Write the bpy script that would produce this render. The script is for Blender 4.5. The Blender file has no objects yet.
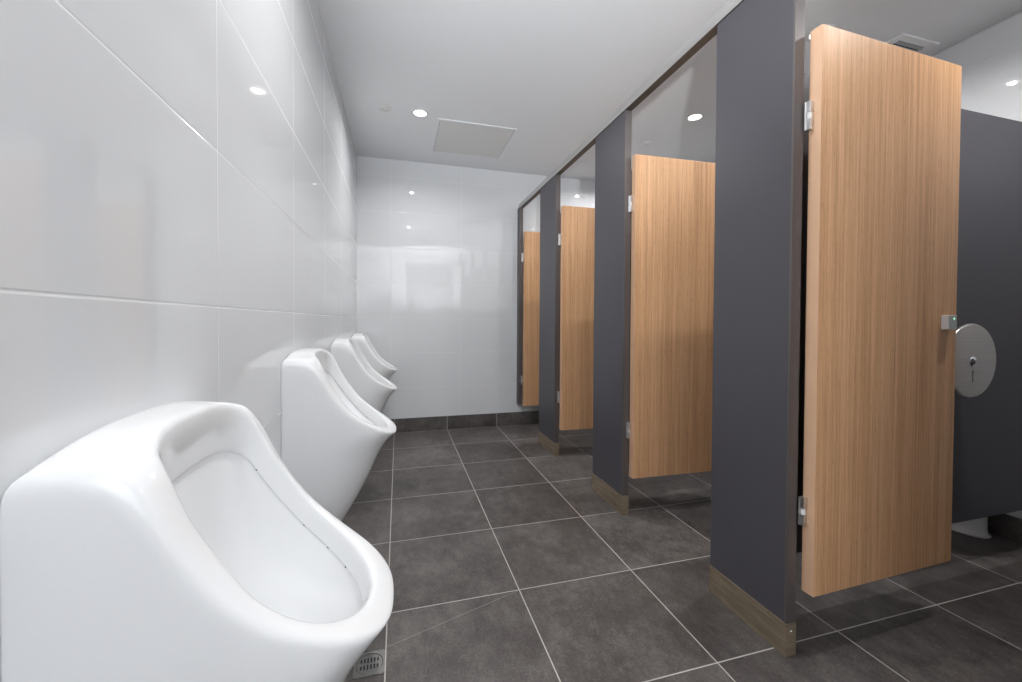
import bpy, bmesh, math, random
from mathutils import Matrix, Vector

S = bpy.context.scene
PI = math.pi
random.seed(4)

# ---------------------------------------------------------------- camera
CX, CY, CZ = 0.3363, -0.2041, 0.9581
YAW, PITCH, ROLL, FPX = 0.2748, -0.0156, 0.0054, 412.28
PPX, PPY = 514.7, 327.94
cam_d = bpy.data.cameras.new('camera')
cam = bpy.data.objects.new('camera', cam_d)
S.collection.objects.link(cam)
f0 = Vector((math.sin(YAW), math.cos(YAW), 0)); r0 = Vector((math.cos(YAW), -math.sin(YAW), 0)); u0 = Vector((0, 0, 1))
fw = f0 * math.cos(PITCH) + u0 * math.sin(PITCH)
up = u0 * math.cos(PITCH) - f0 * math.sin(PITCH)
rr = r0 * math.cos(ROLL) + up * math.sin(ROLL)
uu = up * math.cos(ROLL) - r0 * math.sin(ROLL)
M = Matrix.Identity(4)
for i in range(3):
    M[i][0], M[i][1], M[i][2] = rr[i], uu[i], -fw[i]
M[0][3], M[1][3], M[2][3] = CX, CY, CZ
cam.matrix_world = M
cam_d.sensor_width = 36.0
cam_d.lens = FPX / 1022 * 36.0
cam_d.shift_x = (511 - PPX) / 1022
cam_d.shift_y = (PPY - 341) / 1022
cam_d.clip_start = 0.01
S.camera = cam

# ---------------------------------------------------------------- world, fill spots, exposure
w = bpy.data.worlds.new('world'); S.world = w
w.use_nodes = True
w.node_tree.nodes['Background'].inputs[0].default_value = (0.9, 0.95, 1, 1)
w.node_tree.nodes['Background'].inputs[1].default_value = 0.3
S.view_settings.view_transform = 'Standard'
S.view_settings.look = 'None'
S.view_settings.gamma = 1
S.view_settings.use_curve_mapping = False
S.view_settings.exposure = 0.5

def area(name, loc, target, size, power, col=(1, 1, 1), size_y=None, spread=PI):
    l = bpy.data.lights.new(name, 'AREA'); l.energy = power; l.color = col
    l.shape = 'RECTANGLE'; l.size = size; l.size_y = size_y or size; l.spread = spread
    o = bpy.data.objects.new(name, l); S.collection.objects.link(o)
    o.location = loc
    o.rotation_euler = (Vector(target) - Vector(loc)).to_track_quat('-Z', 'Y').to_euler()
    return o
# spot added to lighten the ceiling, standing in for a bounced flash
def spot(name, loc, target, angle, blend, power, col=(1, 1, 1), radius=.03):
    l = bpy.data.lights.new(name, 'SPOT'); l.energy = power; l.color = col
    l.spot_size = math.radians(angle); l.spot_blend = blend; l.shadow_soft_size = radius
    o = bpy.data.objects.new(name, l); S.collection.objects.link(o)
    o.location = loc; o.rotation_euler = (Vector(target) - Vector(loc)).to_track_quat('-Z', 'Y').to_euler()
spot('flash_bounce_fill', (0.45, -0.45, 1.20), (0.98, 1.35, 2.327), 66, 1.0, 130, (0.93, 0.965, 1))
# second spot added for frontal fill, standing in for a wall-bounced flash
spot('rear_bounce_fill', (0.9, -0.6, 1.2), (0.9, -1.7, 2.3), 110, .7, 335, (0.96, 0.98, 1))

# ---------------------------------------------------------------- constants of the room
XB, YF, ZC, YBK = 2.964, 3.466, 2.327, -1.7
FS, FXA, FYA = 0.45, 0.3021, 0.7433
TW, TH, TY0, TZ0, TX0 = 0.6, 0.3, 0.7215, 0.9831, 0.274
XS, PT = 1.4045, 0.034                      # stall front plane, board thickness

# ---------------------------------------------------------------- node helpers
def newmat(name):
    m = bpy.data.materials.new(name); m.use_nodes = True
    nt = m.node_tree
    b = nt.nodes['Principled BSDF']
    return m, nt, b
def mth(nt, op, a, b=None, c=None, clamp=False):
    n = nt.nodes.new('ShaderNodeMath'); n.operation = op; n.use_clamp = clamp
    for i, v in enumerate((a, b, c)):
        if v is None: continue
        if isinstance(v, (int, float)): n.inputs[i].default_value = v
        else: nt.links.new(v, n.inputs[i])
    return n.outputs[0]
def ramp(nt, fac, stops):
    n = nt.nodes.new('ShaderNodeValToRGB')
    e = n.color_ramp.elements
    while len(e) < len(stops): e.new(0.5)
    for k, (p, c) in zip(e, stops):
        k.position = p; k.color = (*c, 1) if len(c) == 3 else c
    nt.links.new(fac, n.inputs[0]); return n.outputs[0]
def mix(nt, fac, a, b, mode='MIX'):
    n = nt.nodes.new('ShaderNodeMix'); n.data_type = 'RGBA'; n.blend_type = mode
    if isinstance(fac, (int, float)): n.inputs[0].default_value = fac
    else: nt.links.new(fac, n.inputs[0])
    for v, i in ((a, 6), (b, 7)):
        if isinstance(v, tuple): n.inputs[i].default_value = (*v, 1)
        else: nt.links.new(v, n.inputs[i])
    return n.outputs[2]
def objxyz(nt):
    t = nt.nodes.new('ShaderNodeTexCoord'); s = nt.nodes.new('ShaderNodeSeparateXYZ')
    nt.links.new(t.outputs['Object'], s.inputs[0])
    return t.outputs['Object'], s.outputs[0], s.outputs[1], s.outputs[2]
def noise(nt, vec, scale, detail=4, rough=0.55, stretch=None):
    if stretch:
        mp = nt.nodes.new('ShaderNodeMapping'); mp.inputs['Scale'].default_value = stretch
        nt.links.new(vec, mp.inputs[0]); vec = mp.outputs[0]
    n = nt.nodes.new('ShaderNodeTexNoise'); n.inputs['Scale'].default_value = scale
    n.inputs['Detail'].default_value = detail; n.inputs['Roughness'].default_value = rough
    nt.links.new(vec, n.inputs['Vector']); return n.outputs['Fac']
def joint(nt, coord, origin, period, half, soft):
    """1 on the grout line, 0 on the tile"""
    a = mth(nt, 'SUBTRACT', coord, origin)
    a = mth(nt, 'DIVIDE', a, period)
    a = mth(nt, 'FRACT', a)
    a = mth(nt, 'SUBTRACT', a, 0.5); a = mth(nt, 'ABSOLUTE', a)
    a = mth(nt, 'SUBTRACT', 0.5, a); a = mth(nt, 'MULTIPLY', a, period)
    a = mth(nt, 'SUBTRACT', half + soft, a)
    return mth(nt, 'DIVIDE', a, soft, clamp=True)
def bump(nt, b, h, strength, dist):
    n = nt.nodes.new('ShaderNodeBump'); n.inputs['Strength'].default_value = strength
    n.inputs['Distance'].default_value = dist
    nt.links.new(h, n.inputs['Height']); nt.links.new(n.outputs[0], b.inputs['Normal'])

def plain(name, col, rough=0.5, metal=0.0, coat=0.0, spec=0.5, var=0.04, scale=8):
    m, nt, b = newmat(name)
    vec, _, _, _ = objxyz(nt)
    n = noise(nt, vec, scale, 3)
    c = mix(nt, n, tuple(x * (1 - var) for x in col), tuple(min(1, x * (1 + var)) for x in col))
    nt.links.new(c, b.inputs['Base Color'])
    b.inputs['Roughness'].default_value = rough; b.inputs['Metallic'].default_value = metal
    b.inputs['Coat Weight'].default_value = coat; b.inputs['Specular IOR Level'].default_value = spec
    return m
def wall_tile(name, axis, origin):
    m, nt, b = newmat(name)
    vec, x, y, z = objxyz(nt)
    u = y if axis == 'y' else x
    g = mth(nt, 'MAXIMUM', joint(nt, u, origin, TW, 0.0009, 0.0012), joint(nt, z, TZ0, TH, 0.0009, 0.0012))
    nt.links.new(mix(nt, g, (0.735, 0.745, 0.76), (0.80, 0.80, 0.80)), b.inputs['Base Color'])
    nt.links.new(mth(nt, 'MULTIPLY_ADD', g, 0.5, 0.004), b.inputs['Roughness'])
    b.inputs['IOR'].default_value = 1.5
    e = mth(nt, 'MAXIMUM', joint(nt, u, origin, TW, 0.0008, 0.002), joint(nt, z, TZ0, TH, 0.0008, 0.002))
    h = mth(nt, 'SUBTRACT', 1.0, e)
    bump(nt, b, h, 0.45, 0.001)
    return m
def floor_tile(name, cut=False, one_axis=None):
    m, nt, b = newmat(name)
    vec, x, y, z = objxyz(nt)
    gx = joint(nt, x, FXA, FS, 0.0013, 0.0009)
    gy = joint(nt, y, FYA, FS, 0.0013, 0.0009)
    g = gx if one_axis == 'x' else gy if one_axis == 'y' else mth(nt, 'MAXIMUM', gx, gy)
    if cut:     # the tile cut to fall towards the floor drain
        ax, ay, bx, by = 0.303, 1.047, 0.745, 1.19
        L = math.hypot(bx - ax, by - ay); nx, ny = -(by - ay) / L, (bx - ax) / L
        d = mth(nt, 'ADD', mth(nt, 'MULTIPLY', x, nx), mth(nt, 'MULTIPLY_ADD', y, ny, -(ax * nx + ay * ny)))
        d = mth(nt, 'ABSOLUTE', d)
        line = mth(nt, 'LESS_THAN', d, 0.0009)
        ins = mth(nt, 'MULTIPLY', mth(nt, 'GREATER_THAN', x, ax), mth(nt, 'LESS_THAN', x, bx))
        line = mth(nt, 'MULTIPLY', mth(nt, 'MULTIPLY', line, ins), 0.45)
        g = mth(nt, 'MAXIMUM', g, line)
    # a tone of its own for every tile
    cx = mth(nt, 'FLOOR', mth(nt, 'DIVIDE', mth(nt, 'SUBTRACT', x, FXA), FS))
    cy = mth(nt, 'FLOOR', mth(nt, 'DIVIDE', mth(nt, 'SUBTRACT', y, FYA), FS))
    cmb = nt.nodes.new('ShaderNodeCombineXYZ'); nt.links.new(cx, cmb.inputs[0]); nt.links.new(cy, cmb.inputs[1])
    wn = nt.nodes.new('ShaderNodeTexWhiteNoise'); nt.links.new(cmb.outputs[0], wn.inputs['Vector'])
    off = nt.nodes.new('ShaderNodeVectorMath'); off.operation = 'MULTIPLY_ADD'
    nt.links.new(wn.outputs['Color'], off.inputs[0]); off.inputs[1].default_value = (9, 9, 9); nt.links.new(vec, off.inputs[2])
    v2 = off.outputs[0]
    n1 = noise(nt, v2, 5.0, 8, 0.68)
    n2 = noise(nt, v2, 26, 6, 0.75, (1, 0.55, 1))
    n3 = noise(nt, v2, 150, 4, 0.75)
    f = mth(nt, 'ADD', mth(nt, 'MULTIPLY', n1, 0.40), mth(nt, 'ADD', mth(nt, 'MULTIPLY', n2, 0.30), mth(nt, 'MULTIPLY', n3, 0.34)))
    f = mth(nt, 'ADD', f, mth(nt, 'MULTIPLY', mth(nt, 'SUBTRACT', wn.outputs['Value'], 0.5), 0.07))
    c = ramp(nt, f, [(0.38, FC0), (0.51, FC1), (0.65, FC2)])
    nt.links.new(mix(nt, g, c, (0.50, 0.48, 0.45)), b.inputs['Base Color'])
    nt.links.new(mth(nt, 'MULTIPLY_ADD', f, 0.3, 0.30), b.inputs['Roughness'])
    b.inputs['Specular IOR Level'].default_value = 0.4
    h = mth(nt, 'SUBTRACT', mth(nt, 'MULTIPLY', n3, 0.12), g)
    bump(nt, b, h, 0.3, 0.0012)
    return m
FC0, FC1, FC2 = (0.038, 0.0325, 0.031), (0.088, 0.078, 0.074), (0.175, 0.159, 0.150)
def oak(name):
    m, nt, b = newmat(name)
    vec, x, y, z = objxyz(nt)
    a = noise(nt, vec, 1.0, 5, 0.6, (120, 120, 0.9))
    c = noise(nt, vec, 1.0, 3, 0.65, (520, 520, 6))
    d = noise(nt, vec, 1.0, 2, 0.5, (11, 11, 0.3))
    p = noise(nt, vec, 1.0, 2, 0.5, (420, 420, 28))
    f = mth(nt, 'ADD', mth(nt, 'MULTIPLY', a, 0.47), mth(nt, 'ADD', mth(nt, 'MULTIPLY', c, 0.38), mth(nt, 'MULTIPLY', d, 0.15)))
    col = ramp(nt, f, [(0.33, (0.42, 0.212, 0.103)), (0.50, (0.67, 0.375, 0.193)), (0.66, (0.83, 0.51, 0.29))])
    pores = ramp(nt, p, [(0.30, (0.80, 0.76, 0.72)), (0.42, (1, 1, 1))])
    col = mix(nt, 1.0, col, pores, 'MULTIPLY')
    nt.links.new(col, b.inputs['Base Color'])
    b.inputs['Roughness'].default_value = 0.42; b.inputs['Specular IOR Level'].default_value = 0.35
    bump(nt, b, f, 0.08, 0.001)
    return m
def brushed(name, col, rough, stretch, metal=1.0, lo=.75, hi=1.2):
    m, nt, b = newmat(name)
    vec, _, _, _ = objxyz(nt)
    n = noise(nt, vec, 1.0, 3, 0.6, stretch)
    nt.links.new(mix(nt, n, tuple(v * lo for v in col), tuple(min(1, v * hi) for v in col)), b.inputs['Base Color'])
    nt.links.new(mth(nt, 'MULTIPLY_ADD', n, 0.15, rough), b.inputs['Roughness'])
    b.inputs['Metallic'].default_value = metal
    return m
def emit(name, col, strength):
    m, nt, b = newmat(name)
    b.inputs['Base Color'].default_value = (*col, 1)
    b.inputs['Emission Color'].default_value = (*col, 1)
    b.inputs['Emission Strength'].default_value = strength
    return m

m_left = wall_tile('white_wall_tile_side', 'y', TY0)
m_far = wall_tile('white_wall_tile_end', 'x', TX0)
m_ceil = plain('ceiling_paint', (0.84, 0.845, 0.855), 0.6, spec=0.3, var=0.01, scale=2)
m_wallp = plain('white_wall_paint', (0.74, 0.745, 0.75), 0.4)
m_back = plain('grey_door_paint', (0.34, 0.34, 0.35), 0.5)
m_floor = floor_tile('dark_floor_tile', True)
m_skx = floor_tile('dark_skirting_tile_end', False, 'x')
m_sky = floor_tile('dark_skirting_tile_side', False, 'y')
m_oak = oak('oak_laminate')
m_band = plain('pale_oak_edge_band', (0.74, 0.47, 0.30), 0.45, var=.05, scale=20)
m_char = plain('charcoal_laminate', (0.076, 0.072, 0.083), 0.42, spec=0.4, var=0.03)
m_bronze = brushed('bronze_anodised', (0.14, 0.122, 0.118), 0.36, (30, 30, 2), .35)
m_under = plain('shaded_bronze', (0.075, 0.060, 0.048), 0.5)
m_kick = brushed('brushed_bronze_kick', (0.37, 0.295, 0.21), 0.28, (7, 7, 70), .6, .35, 1.7)
m_alu = brushed('satin_aluminium', (0.72, 0.72, 0.73), 0.28, (40, 40, 40))
m_rail = brushed('satin_rail', (0.62, 0.61, 0.60), 0.30, (60, 1.5, 60), .8)
m_steel = brushed('brushed_stainless', (0.60, 0.575, 0.55), 0.24, (2, 2, 260))
m_chrome = plain('polished_steel', (0.8, 0.8, 0.82), 0.12, metal=1.0)
m_cer = plain('white_ceramic', (0.83, 0.835, 0.84), 0.07, var=0.005, coat=0.3)
m_dark = plain('black_void', (0.01, 0.01, 0.011), 0.8)
m_white = plain('white_plastic', (0.75, 0.75, 0.73), 0.4)
m_panel = plain('access_panel_paint', (0.75, 0.74, 0.72), 0.6, var=0.01)
m_hole = plain('flush_hole_shadow', (0.12, 0.12, 0.13), 0.4)
m_lock = plain('satin_silver_paint', (0.82, 0.82, 0.83), 0.3, metal=0)
m_green = emit('vacant_green', (0.35, 0.9, 0.55), 0.6)
m_lamp = emit('downlight_lamp', (1.0, 0.985, 0.96), 14.0)
m_refl = emit('downlight_reflector', (1.0, 0.985, 0.96), 1.8)
m_vent = plain('vent_white', (0.86, 0.86, 0.85), 0.45)
m_slat = plain('vent_slat_grey', (0.42, 0.43, 0.435), 0.45)
m_blackp = plain('black_plastic', (0.02, 0.02, 0.022), 0.35)
m_drain = brushed('worn_drain_metal', (0.27, 0.265, 0.26), 0.4, (90, 90, 90))

# ---------------------------------------------------------------- object helpers
def link(name, me, m, parent=None, loc=(0, 0, 0)):
    o = bpy.data.objects.new(name, me); S.collection.objects.link(o)
    if m: me.materials.append(m)
    o.location = loc
    if parent: o.parent = parent
    return o
def obj(name, bm, m, parent=None, loc=(0, 0, 0), bevel=0, smooth=False, seg=2):
    me = bpy.data.meshes.new(name)
    bmesh.ops.recalc_face_normals(bm, faces=bm.faces)
    bm.to_mesh(me); bm.free()
    for p in me.polygons: p.use_smooth = smooth
    o = link(name, me, m, parent, loc)
    if bevel:
        b = o.modifiers.new('bevel', 'BEVEL'); b.width = bevel; b.segments = seg; b.limit_method = 'ANGLE'
        b.harden_normals = False
    return o
def box(bm, a, b):
    v = [bm.verts.new((x, y, z)) for x in (a[0], b[0]) for y in (a[1], b[1]) for z in (a[2], b[2])]
    for f in ((0, 1, 3, 2), (4, 6, 7, 5), (0, 4, 5, 1), (2, 3, 7, 6), (0, 2, 6, 4), (1, 5, 7, 3)):
        bm.faces.new([v[i] for i in f])
    return bm
def BOX(a, b): return box(bmesh.new(), a, b)
def lathe(prof, n=40, axis='z', center=(0, 0, 0)):
    """prof: list of (radius, height); revolve about the axis"""
    bm = bmesh.new(); rings = []
    for r, h in prof:
        ring = []
        if r < 1e-6:
            pts = [(0, 0, h)]
        else:
            pts = [(r * math.cos(2 * PI * k / n), r * math.sin(2 * PI * k / n), h) for k in range(n)]
        for x, y, z in pts:
            if axis == 'y': x, y, z = x, z, y
            if axis == 'x': x, y, z = z, x, y
            ring.append(bm.verts.new((x + center[0], y + center[1], z + center[2])))
        rings.append(ring)
    for A, B in zip(rings, rings[1:]):
        if len(A) == 1 and len(B) == 1: continue
        for k in range(n):
            j = (k + 1) % n
            if len(A) == 1: bm.faces.new((A[0], B[k], B[j]))
            elif len(B) == 1: bm.faces.new((A[k], B[0], A[j]))
            else: bm.faces.new((A[k], B[k], B[j], A[j]))
    return bm
def thing(name, label, cat, loc=(0, 0, 0), group=None):
    o = bpy.data.objects.new(name, None); S.collection.objects.link(o)
    o.location = loc; o.empty_display_size = 0.05
    o['label'] = label; o['category'] = cat
    if group: o['group'] = group
    return o
def struct(name, bm, m, **k):
    o = obj(name, bm, m, **k); o['kind'] = 'structure'; return o
def tag(o, label, cat, group=None):
    o['label'] = label; o['category'] = cat
    if group: o['group'] = group
    return o
def copy_tree(root, loc, label):
    c = root.copy(); S.collection.objects.link(c); c.location = loc; c['label'] = label
    for ch in list(root.children):
        d = ch.copy(); S.collection.objects.link(d); d.parent = c
        for g in list(ch.children):
            e = g.copy(); S.collection.objects.link(e); e.parent = d
    return c

# ---------------------------------------------------------------- room shell
T = 0.1
struct('floor', BOX((-T, YBK - T, -T), (XB + T, YF + T, 0)), m_floor)
struct('ceiling', BOX((-T, YBK - T, ZC), (XB + T, YF + T, ZC + T)), m_ceil)
struct('wall_left', BOX((-T, YBK - T, 0), (0, YF + T, ZC)), m_left)
struct('wall_far', BOX((0, YF, 0), (XB, YF + T, ZC)), m_far)
struct('wall_right', BOX((XB, YBK - T, 0), (XB + T, YF + T, ZC)), m_left)
struct('wall_back', BOX((0, YBK - T, 0), (XB, YBK, ZC)), m_wallp)
d = struct('door_1', BOX((0.485, YBK, 0.004), (1.453, YBK + 0.012, 2.15)), m_back, bevel=.002)
obj('door_handle', box(BOX((1.36, YBK + .012, 1.0), (1.40, YBK + .02, 1.16)), (1.26, YBK + .05, 1.09), (1.39, YBK + .062, 1.105)), m_alu, d)
SK = 0.118
struct('baseboard_far', BOX((0.009, YF - 0.010, 0), (XB - 0.009, YF, SK)), m_skx, bevel=0.001)
struct('baseboard_left', BOX((0, YBK, 0), (0.009, YF - 0.010, SK)), m_sky, bevel=0.001)
struct('baseboard_right', BOX((XB - 0.009, YBK, 0), (XB, YF - 0.010, SK - .012)), m_sky, bevel=0.001)

# ---------------------------------------------------------------- urinals
def pchip(pts):
    xs = [p[0] for p in pts]; ys = [p[1] for p in pts]; n = len(xs)
    d = [(ys[i + 1] - ys[i]) / (xs[i + 1] - xs[i]) for i in range(n - 1)]
    m = [d[0]] + [0 if d[i - 1] * d[i] <= 0 else 2 * d[i - 1] * d[i] / (d[i - 1] + d[i]) for i in range(1, n - 1)] + [d[-1]]
    def f(x):
        if x <= xs[0]: return ys[0]
        if x >= xs[-1]: return ys[-1]
        i = 0
        while x > xs[i + 1]: i += 1
        h = xs[i + 1] - xs[i]; t = (x - xs[i]) / h
        return ((1 + 2 * t) * (1 - t) ** 2 * ys[i] + t * (1 - t) ** 2 * h * m[i] + t * t * (3 - 2 * t) * ys[i + 1] + t * t * (t - 1) * h * m[i + 1])
    return f
P = pchip([(0, .856), (.05, .856), (.080, .851), (.101, .829), (.124, .777), (.157, .715), (.20, .659), (.25, .613), (.30, .580), (.335, .560)])
XFZ = pchip([(.17, .095), (.20, .115), (.27, .156), (.33, .193), (.41, .236), (.51, .283), (.55, .314), (.566, .331), (.58, .333)])
HWZ = pchip([(.17, .125), (.25, .150), (.40, .174), (.52, .179), (.60, .179)])
UXF, UHW = .333, .179
def urinal_mesh():
    NF, NB = 44, 12
    bm = bmesh.new()
    out = []                            # plan outline, normalised
    for i in range(NF + 1):
        if i in (0, 1, NF - 1, NF):
            out.append((0.0 if i in (0, NF) else .012, -1.0 if i < 9 else 1.0)); continue
        ph = -PI / 2 + PI * (i - .8) / (NF - 1.6)
        c, s = max(0.0, math.cos(ph)), math.sin(ph)
        out.append((c ** (2 / 2.55), math.copysign(abs(s) ** (2 / 2.75), s)))
    for i in range(1, NB):
        q = 1 - 2 * i / NB
        out.append((0.0, math.copysign(.975, q) if i in (1, NB - 1) else q * .95))
    ocx, oxb, oxf, ohw = .170, .077, .296, .132
    inn = []
    A0 = math.radians(140)
    def opening(psi):
        c, s = math.cos(psi), math.sin(psi)
        a = (oxf - ocx) if c > 0 else (ocx - oxb)
        e = 2 / 2.05 if c > 0 else 2 / 6
        return (ocx + a * math.copysign(abs(c) ** e, c), ohw * math.copysign(abs(s) ** (2 / (2.05 if c > 0 else 3.2)), s))
    for i in range(NF + 1): inn.append(opening(-A0 + 2 * A0 * i / NF))
    for i in range(1, NB): inn.append(opening(A0 + (2 * PI - 2 * A0) * i / NB))
    def top(x, y):
        u = min(1, abs(y) / UHW)
        return P(x) - 0.026 * u ** 2.6 * min(1, max(0, 1 - (x - .13) / .16))
    def rnd(x): return .010 + .013 * min(1, max(0, (.30 - x) / .15))
    N = len(out)
    ZB = .17
    O = [(a * UXF, b * UHW) for a, b in out]
    rings = []
    def ring(pts): rings.append([bm.verts.new(p) for p in pts])
    ring([(a * XFZ(ZB) * .5 + .008, b * HWZ(ZB) * .5, ZB - .012) for a, b in out])
    ring([(a * XFZ(ZB) * .93, b * HWZ(ZB) * .92, ZB - .008) for a, b in out])
    K = 16
    for k in range(K + 1):
        v = k / K
        pts = []
        for (a, b), (ox, oy) in zip(out, O):
            zt = top(ox, oy) - rnd(ox)
            z = ZB + (zt - ZB) * v
            x = a * XFZ(z) if z < .60 else a * UXF
            pts.append((x, b * HWZ(z), z))
        ring(pts)
    def lerp_d(o, i, d):
        L = math.hypot(i[0] - o[0], i[1] - o[1]); t = min(.49, d / L)
        return (o[0] + (i[0] - o[0]) * t, o[1] + (i[1] - o[1]) * t)
    for d, dz in ((.10, .45), (.42, .12), (.95, 0.0)):
        ring([(*q, top(*q) - dz * rnd(o[0])) for o, q in ((o, lerp_d(o, i, d * rnd(o[0]))) for o, i in zip(O, inn))])
    def toward(o, i, d):
        L = math.hypot(i[0] - o[0], i[1] - o[1]); t = max(.51, 1 - d / L)
        return (o[0] + (i[0] - o[0]) * t, o[1] + (i[1] - o[1]) * t)
    ring([(*q, top(*q)) for q in (toward(o, i, .008) for o, i in zip(O, inn))])
    Z0 = [top(x, y) for x, y in inn]
    ring([(x, y, z - .006) for (x, y), z in zip(inn, Z0)])
    led = []
    for (x, y), z in zip(inn, Z0):
        dep = .046 + .030 * min(1, max(0, (.15 - x) / .06))
        led.append((x - .006 - .006 * max(0, (x - .22) / .08), y * .985, z - dep))
    ring([(x + (lx - x) * .9, y + (ly - y) * .9, z - .006 + (lz - z + .006) * .9) for (x, y), z, (lx, ly, lz) in zip(inn, Z0, led)])
    ring(led)
    cxm, cym, czm = .155, 0, .435
    def outw(p, d):                    # the flush ledge steps outwards a little
        L = math.hypot(p[0] - ocx, p[1]); return (p[0] + (p[0] - ocx) / L * d, p[1] + p[1] / L * d, p[2] - .002)
    l2 = [outw(p, .005) for p in led]
    ring(l2)
    for s in (.97, .92, .84, .72, .58, .42, .26, .12):
        ring([(cxm + (x - cxm) * s, cym + (y - cym) * s, czm + (z - czm) * s ** 2.4) for x, y, z in l2])
    for A, B in zip(rings, rings[1:]):
        for k in range(N):
            j = (k + 1) % N
            bm.faces.new((A[k], A[j], B[j], B[k]))
    bm.faces.new(rings[0][::-1]); bm.faces.new(rings[-1])
    for r in rings:
        for vtx in r: vtx.co.z -= .16
    holes = [(led[i], inn[i]) for i in (NF - 6, NF - 9, NF - 12, NF - 15)]
    return bm, holes
UZ = [.145, .168, .169, .168]
UY = [0.440, 1.339, 2.266, 3.205]
ulabels = ['white ceramic urinal nearest the viewer, filling the lower left corner beside the floor drain',
           'second white wall-hung urinal from the front, just past the nearest large one',
           'third white wall-hung urinal from the front, between the second one and the farthest one',
           'farthest white wall-hung urinal, closest to the tiled end wall']
ub, holes = urinal_mesh()
u1 = thing('urinal', ulabels[0], 'urinal', (0, UY[0], UZ[0]), 'wall-hung urinals')
body = obj('urinal_body', ub, m_cer, u1, smooth=True)
sd = body.modifiers.new('subdivision', 'SUBSURF'); sd.levels = 2; sd.render_levels = 2
for (lx, ly, lz), (ix, iy) in holes:
    c = Vector((lx, ly + .0015, lz - .16 + .001))
    hb = bmesh.new()
    bmesh.ops.create_uvsphere(hb, u_segments=12, v_segments=8, radius=.0019, matrix=Matrix.Translation(c))
    obj('flush_hole', hb, m_hole, u1, smooth=True)
for k in range(1, 4): copy_tree(u1, (0, UY[k], UZ[k]), ulabels[k])

# ---------------------------------------------------------------- cubicle fronts
ZR0, ZR1 = 1.998, 2.037
PIL = [(-0.213, 0.092), (0.707, 1.007), (1.606, 1.932), (2.530, 2.872)]
plabels = ['charcoal pilaster panel just outside the right edge of the picture',
           'charcoal pilaster panel nearest the viewer, full height with bronze kick plate',
           'charcoal pilaster panel between the two nearest-but-one oak doors, second from the front',
           'narrow-looking charcoal pilaster panel farthest back that still reaches the floor']
for (y0, y1), lb in zip(PIL, plabels):
    t = thing('partition_pilaster', lb, 'partition panel', (XS, y0, 0), 'charcoal cubicle pilasters')
    W = y1 - y0
    obj('panel', BOX((.0015, .003, .0), (PT - .0015, W, ZR0 - .002)), m_char, t, bevel=.0008)
    es = BOX((0.0, 0, .096), (PT, .003, ZR0 - .002)); box(es, (0, .003, .096), (.0015, .006, ZR0 - .002)); box(es, (PT - .0015, .003, .096), (PT, .006, ZR0 - .002))
    e = obj('edge_strip', es, m_bronze, t); e['label'] = 'bronze metal edge strip'
    kb = BOX((-.0018, -.0018, .0005), (0.0015, W, .096)); box(kb, (.0015, -.0018, .0005), (PT + .0015, .003, .096)); box(kb, (PT - .0015, .003, .0005), (PT + .0015, W, .096))
    k = obj('kick_plate', kb, m_kick, t); k['label'] = 'brushed bronze kick plate wrapped round the foot'
    s = obj('screw', lathe([(0, -.0022), (.0028, -.0018), (.0042, 0), (.0042, .002), (0, .002)], 16, 'y', (PT * .55, -.0018, .072)), m_chrome, k, smooth=True)
t = thing('end_filler_panel', 'slim charcoal upright fixed to the tiled end wall under the rail end', 'partition panel', (XS - .014, 3.395, 0.2))
obj('panel', BOX((.0015, .003, 0), (PT - .0015, YF - 3.395, ZR0 - .202)), m_char, t, bevel=.0008)
e = obj('edge_strip', BOX((0, 0, 0), (PT, .003, ZR0 - .202)), m_bronze, t); e['label'] = 'bronze metal edge strip'

t = thing('headrail', 'long satin metal rail running along the tops of the charcoal pilasters', 'rail', (XS - .0035, YBK, ZR0))
obj('rail', BOX((0, 0, 0), (.040, YF - YBK, ZR1 - ZR0)), m_rail, t, bevel=.001)
e = obj('rail_underside', BOX((.002, .001, -.0012), (.038, YF - YBK - .001, .0005)), m_under, t); e['label'] = 'dark bronze underside strip with its shade in the colour'  # shade under the rail put into a darker strip

# cross partitions between the cubicles
XA = XS + PT
crosses = [(-0.060, 'charcoal cross partition on the near side of the nearest cubicle, outside the picture'),
           (0.860, 'charcoal cross partition behind the nearest open oak door, carrying the round dispenser'),
           (1.770, 'charcoal cross partition behind the second oak door, mostly hidden'),
           (2.700, 'charcoal cross partition behind the third oak door, mostly hidden')]
for yc, lb in crosses:
    t = thing('cubicle_partition', lb, 'partition panel', (XA, yc, .191), 'charcoal cross partitions')
    obj('panel', BOX((0, -.009, 0), (XB - XA, .009, 1.772 - .191)), m_char, t, bevel=.001)
    if yc < 1: pass

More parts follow.
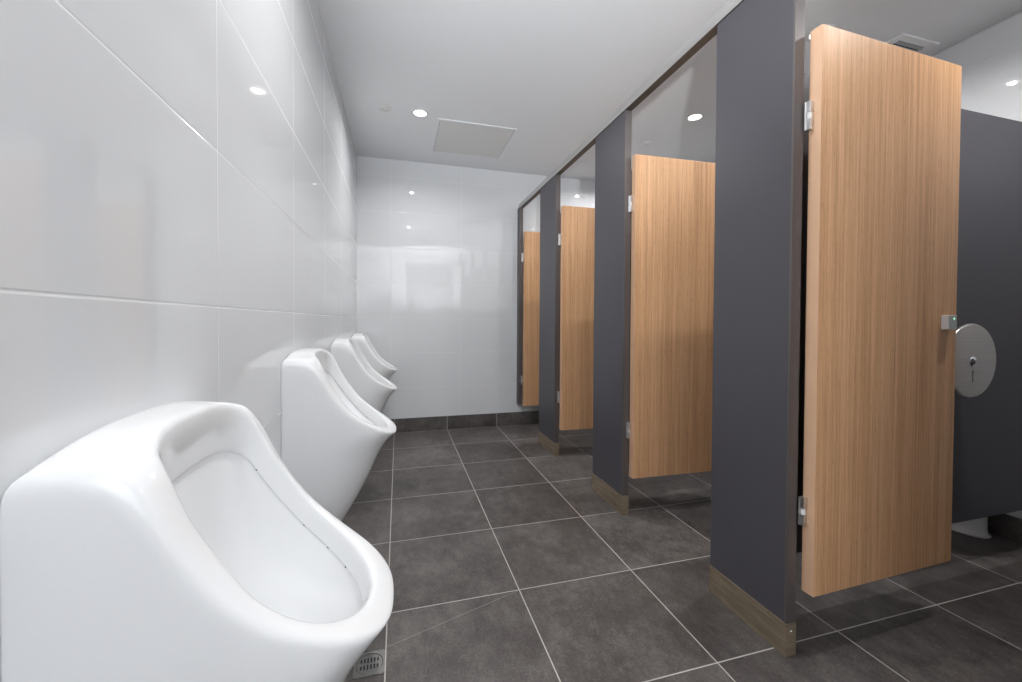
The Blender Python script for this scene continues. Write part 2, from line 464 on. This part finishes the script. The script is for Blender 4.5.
# doors
def make_door(y_near, width, label, lock, sx=0.0, rot=0.0, dh=0.0):
    t = thing('cubicle_door', label, 'door', (XA + .016 + sx, y_near, .191), 'oak cubicle doors')
    t.rotation_euler = (0, 0, math.radians(rot))
    H = 1.772 - .191 + dh
    obj('leaf', BOX((0, -.036, 0), (width, -.001, H)), m_oak, t, bevel=.0012)
    eb = obj('edge_band', BOX((-.0008, -.0355, .0006), (.0004, -.0015, H - .0006)), m_band, t); eb['label'] = 'paler plain edge band of the door'
    for zc in (0.232, 1.348):
        hg = BOX((-.0145, -.015, zc - .040), (-.0015, -.002, zc - .009))
        box(hg, (-.0145, -.015, zc + .009), (-.0015, -.002, zc + .040))
        box(hg, (-.018, -.0028, zc - .040), (-.002, -.0005, zc + .040))
        h = obj('hinge', hg, m_alu, t, bevel=.001); h['label'] = 'small satin metal hinge'
        p = obj('hinge_bush', lathe([(0, zc - .0085), (.0062, zc - .0085), (.0062, zc + .0085), (0, zc + .0085)], 18, 'z', (-.0080, -.0085, 0)), m_white, h, smooth=False)
        p['label'] = 'white nylon bush of the hinge'
    if lock:
        lk = obj('lock', BOX((width - .077, -.055, .749), (width - .037, -.036, .794)), m_lock, t, bevel=.0015); lk['label'] = 'small metal lock block at the door edge'
        i = obj('indicator', lathe([(0, -.0562), (.004, -.0562), (.0045, -.0552), (0, -.0548)], 16, 'y', (width - .052, 0, .783)), m_green, lk, smooth=True)
        i['label'] = 'tiny pale green vacant indicator'
        box_b = BOX((width - .0755, -.0556, .7505), (width - .0385, -.0545, .7925)); obj('shaded_front', box_b, m_slat, lk)  # darker front of the lock, its shade put into the colour
    return t
make_door(0.702, 0.606, 'wide oak door nearest the viewer, standing open with a metal lock block', True, -.002, 1.8, .006)
make_door(1.606, 0.577, 'second oak door from the front, between the two broadest charcoal pilasters', False, -.012, -1.8)
make_door(2.530, 0.577, 'third oak door from the front, between the second and third charcoal pilasters', False, -.012, -1)
make_door(3.395, 0.520, 'farthest oak door, a narrow strip beside the tiled end wall', False, -.024)

# ---------------------------------------------------------------- toilet roll dispenser on the first cross partition
dx, dz, dyf = 2.277, .829, .750
t = thing('toilet_roll_dispenser', 'round brushed steel jumbo toilet roll dispenser on the charcoal partition', 'dispenser', (dx, .851, dz))
DP = .851 - dyf
obj('casing', lathe([(0, 0), (.118, 0), (.118, -DP + .012), (0, -DP + .012)], 64, 'y'), m_blackp, t, smooth=False, bevel=.001)
obj('cover', lathe([(0, -DP), (.124, -DP), (.129, -DP + .0015), (.131, -DP + .005), (.131, -DP + .014), (.119, -DP + .014)], 72, 'y'), m_steel, t, smooth=True)
lk = obj('lock_barrel', lathe([(.0, -DP - .007), (.0105, -DP - .0075), (.0115, -DP - .005), (.0150, -DP - .004), (.0185, -DP - .002), (.019, -DP), (0, -DP)], 28, 'y', (0, 0, -.004)), m_chrome, t, smooth=True)
obj('key_slot', BOX((-.0012, -DP - .0082, -.010), (.0012, -DP - .0065, .003)), m_dark, lk)
ar = bmesh.new(); box(ar, (-.0012, -DP - .0006, -.076), (.0012, -DP + .0004, -.036))
v = [ar.verts.new(p) for p in ((-.004, -DP - .0006, -.040), (.004, -DP - .0006, -.040), (0, -DP - .0006, -.030))]
ar.faces.new(v)
obj('arrow_mark', ar, m_dark, t)

# ---------------------------------------------------------------- toilet seen under the partition
t = thing('toilet', 'white toilet whose flared foot shows under the charcoal partition', 'toilet', (2.876, 1.075, 0))
def oval_loft(rows, n=40):
    bm = bmesh.new(); R = []
    for cx, cy, ax, ay, z in rows:
        R.append([bm.verts.new((cx + ax * math.cos(2 * PI * k / n), cy + ay * math.sin(2 * PI * k / n), z)) for k in range(n)])
    for A, B in zip(R, R[1:]):
        for k in range(n): bm.faces.new((A[k], A[(k + 1) % n], B[(k + 1) % n], B[k]))
    bm.faces.new(R[0][::-1]); bm.faces.new(R[-1]); return bm
obj('foot', oval_loft([(0, 0, .066, .100, 0), (0, 0, .068, .102, .004), (0, 0, .067, .101, .009), (.0, 0, .059, .093, .014), (.0, 0, .054, .089, .03),
    (-.004, 0, .058, .090, .10), (-.03, .01, .085, .10, .18), (-.06, .02, .10, .10, .23)]), m_cer, t, smooth=True)
obj('bowl', oval_loft([(-.06, .02, .10, .10, .215), (-.10, .03, .15, .13, .26), (-.15, .04, .20, .16, .33), (-.17, .045, .228, .178, .385), (-.17, .045, .23, .18, .40),
    (-.17, .045, .20, .15, .402), (-.17, .045, .17, .12, .34), (-.15, .045, .08, .07, .25)]), m_cer, t, smooth=True)
obj('seat', oval_loft([(-.17, .045, .228, .178, .403), (-.17, .045, .234, .184, .408), (-.17, .045, .234, .184, .418), (-.17, .045, .225, .175, .424)]), m_white, t, smooth=True)
obj('cistern', BOX((-.03, -.13, .43), (.085, .22, .80)), m_cer, t, bevel=.02, seg=4)

# ---------------------------------------------------------------- ceiling fittings
LP = 6.2
def downlight(x, y, label, power):
    t = thing('ceiling_downlight', label, 'downlight', (x, y, ZC), 'recessed ceiling downlights')
    obj('trim_ring', lathe([(.042, .0), (.042, -.003), (.047, -.0045), (.057, -.003), (.0585, 0), (.042, 0)], 48), m_white, t, smooth=True)
    obj('reflector', lathe([(.019, -.0024), (.0415, -.0022), (.0415, -.0005), (.019, -.0005), (.019, -.0024)], 40), m_refl, t, smooth=False)
    obj('lamp', lathe([(0, -.0034), (.014, -.0032), (.019, -.0024), (.019, -.0005), (0, -.0005)], 32), m_lamp, t, smooth=False)
    l = bpy.data.lights.new('downlight_beam', 'AREA'); l.shape = 'DISK'; l.size = .036; l.energy = power
    l.color = (1, .995, .985); l.spread = math.radians(158)
    o = bpy.data.objects.new('downlight_beam', l); S.collection.objects.link(o)
    o.parent = t; o.location = (0, 0, -.006)
    return t
downlight(.472, 2.60, 'bright round ceiling downlight over the aisle, beside the square access panel', LP)
downlight(.480, .93, 'round ceiling downlight over the aisle near the front, above the second urinal', LP)
downlight(2.236, 2.137, 'bright round ceiling downlight seen above the second oak door', LP * .95)
downlight(2.250, 1.300, 'round ceiling downlight peeking over the top corner of the nearest oak door', LP * .95)
downlight(2.200, 2.985, 'round ceiling downlight over the farthest cubicle', LP * .95)
downlight(2.230, .43, 'round ceiling downlight over the nearest cubicle', LP * .95)

t = thing('ceiling_access_panel', 'square grey ceiling access panel with white edge trim near the end wall', 'access panel', (.871, 2.918, ZC))
ax, ay = .279, .284
fr = bmesh.new()
for a, b in (((-ax, -ay, -.006), (-ax + .014, ay, 0)), ((ax - .014, -ay, -.006), (ax, ay, 0)), ((-ax + .014, -ay, -.006), (ax - .014, -ay + .014, 0)), ((-ax + .014, ay - .014, -.006), (ax - .014, ay, 0))): box(fr, a, b)
obj('frame', fr, m_ceil, t, bevel=.001)
obj('panel', BOX((-ax + .0165, -ay + .0165, -.0035), (ax - .0165, ay - .0165, -.0005)), m_panel, t)
obj('shadow_gap', BOX((-ax + .012, -ay + .012, -.0012), (ax - .012, ay - .012, -.0002)), m_dark, t)

t = thing('ceiling_vent', 'small square white ceiling vent with grey slats above the nearest cubicle', 'vent', (2.745, 1.318, ZC))
a = .128
fr = bmesh.new()
for p, q_ in (((-a, -a), (-a + .036, a)), ((a - .036, -a), (a, a)), ((-a + .036, -a), (a - .036, -a + .036)), ((-a + .036, a - .036), (a - .036, a))):
    box(fr, (*p, -.008), (*q_, 0))
obj('frame', fr, m_vent, t, bevel=.002)
obj('backing', BOX((-a + .034, -a + .034, -.002), (a - .034, a - .034, -.0003)), m_dark, t)
n = 7
for k in range(n):
    yc = -a + .036 + (k + .5) * (2 * a - .072) / n
    sl = bmesh.new()
    pr = [(yc - .007, -.0030), (yc - .009, -.0038), (yc + .006, -.0090), (yc + .008, -.0082)]
    A = [sl.verts.new((-a + .036, y, z)) for y, z in pr]; B = [sl.verts.new((a - .036, y, z)) for y, z in pr]
    for i in range(4): sl.faces.new((A[i], A[(i + 1) % 4], B[(i + 1) % 4], B[i]))
    sl.faces.new(A[::-1]); sl.faces.new(B)
    obj('slat', sl, m_slat, t)

t = thing('smoke_detector', 'small off-white round ceiling detector left of the aisle downlight', 'detector', (.248, 2.60, ZC), 'ceiling detectors')
obj('base', lathe([(0, 0), (.041, 0), (.041, -.004), (.036, -.006), (0, -.006)], 40), m_white, t, smooth=True)
obj('sensor_head', lathe([(.018, -.006), (.016, -.010), (.005, -.012), (0, -.012)], 24), m_panel, t, smooth=True)
copy_tree(t, (2.155, 2.578, ZC), 'small dim round ceiling detector seen above the second oak door')

# ---------------------------------------------------------------- floor drain
x0, x1, y0, y1 = .2185, .3005, .954, 1.040
t = thing('floor_drain', 'small square metal floor drain set in the dark tiles under the nearest urinal', 'drain', ((x0 + x1) / 2, (y0 + y1) / 2, 0))
a, b = (x1 - x0) / 2, (y1 - y0) / 2
fb = bmesh.new(); nn = 48; O_ = []; I_ = []
for k in range(nn):
    th = 2 * PI * (k + .5) / nn; c, s = math.cos(th), math.sin(th); q_ = max(abs(c), abs(s))
    O_.append((c / q_ * a, s / q_ * b)); I_.append((c * .036, s * .036))
def vv(p, z): return fb.verts.new((p[0], p[1], z))
r1 = [vv(p, .0002) for p in O_]; r2 = [vv(p, .0022) for p in O_]; r3 = [vv(p, .0022) for p in I_]; r4 = [vv(p, .0002) for p in I_]
for A, B in ((r1, r2), (r2, r3), (r3, r4), (r4, r1)):
    for k in range(nn): fb.faces.new((A[k], A[(k + 1) % nn], B[(k + 1) % nn], B[k]))
obj('frame', fb, m_drain, t)
obj('sump', lathe([(0, .0006), (.0355, .0006), (.0355, .0002), (0, .0002)], 40), m_dark, t)
# grate: disc with two rows of slots
gb = bmesh.new()
slots = [(sx, sy, hl) for sx, hl in ((-.022, .006), (-.0132, .0075), (-.0044, .0085), (.0044, .0085), (.0132, .0075), (.022, .006)) for sy in (.0115, -.0115)]
obj('grate', lathe([(0, .0019), (.033, .0019), (.0345, .0015), (.0345, .0007), (0, .0007)], 48), m_drain, t)
g = t.children[-1] if t.children else None
for sx, sy, hl in slots:
    obj('slot', BOX((sx - .0022, sy - hl, .0016), (sx + .0022, sy + hl, .0021)), m_dark, g, bevel=.0004)
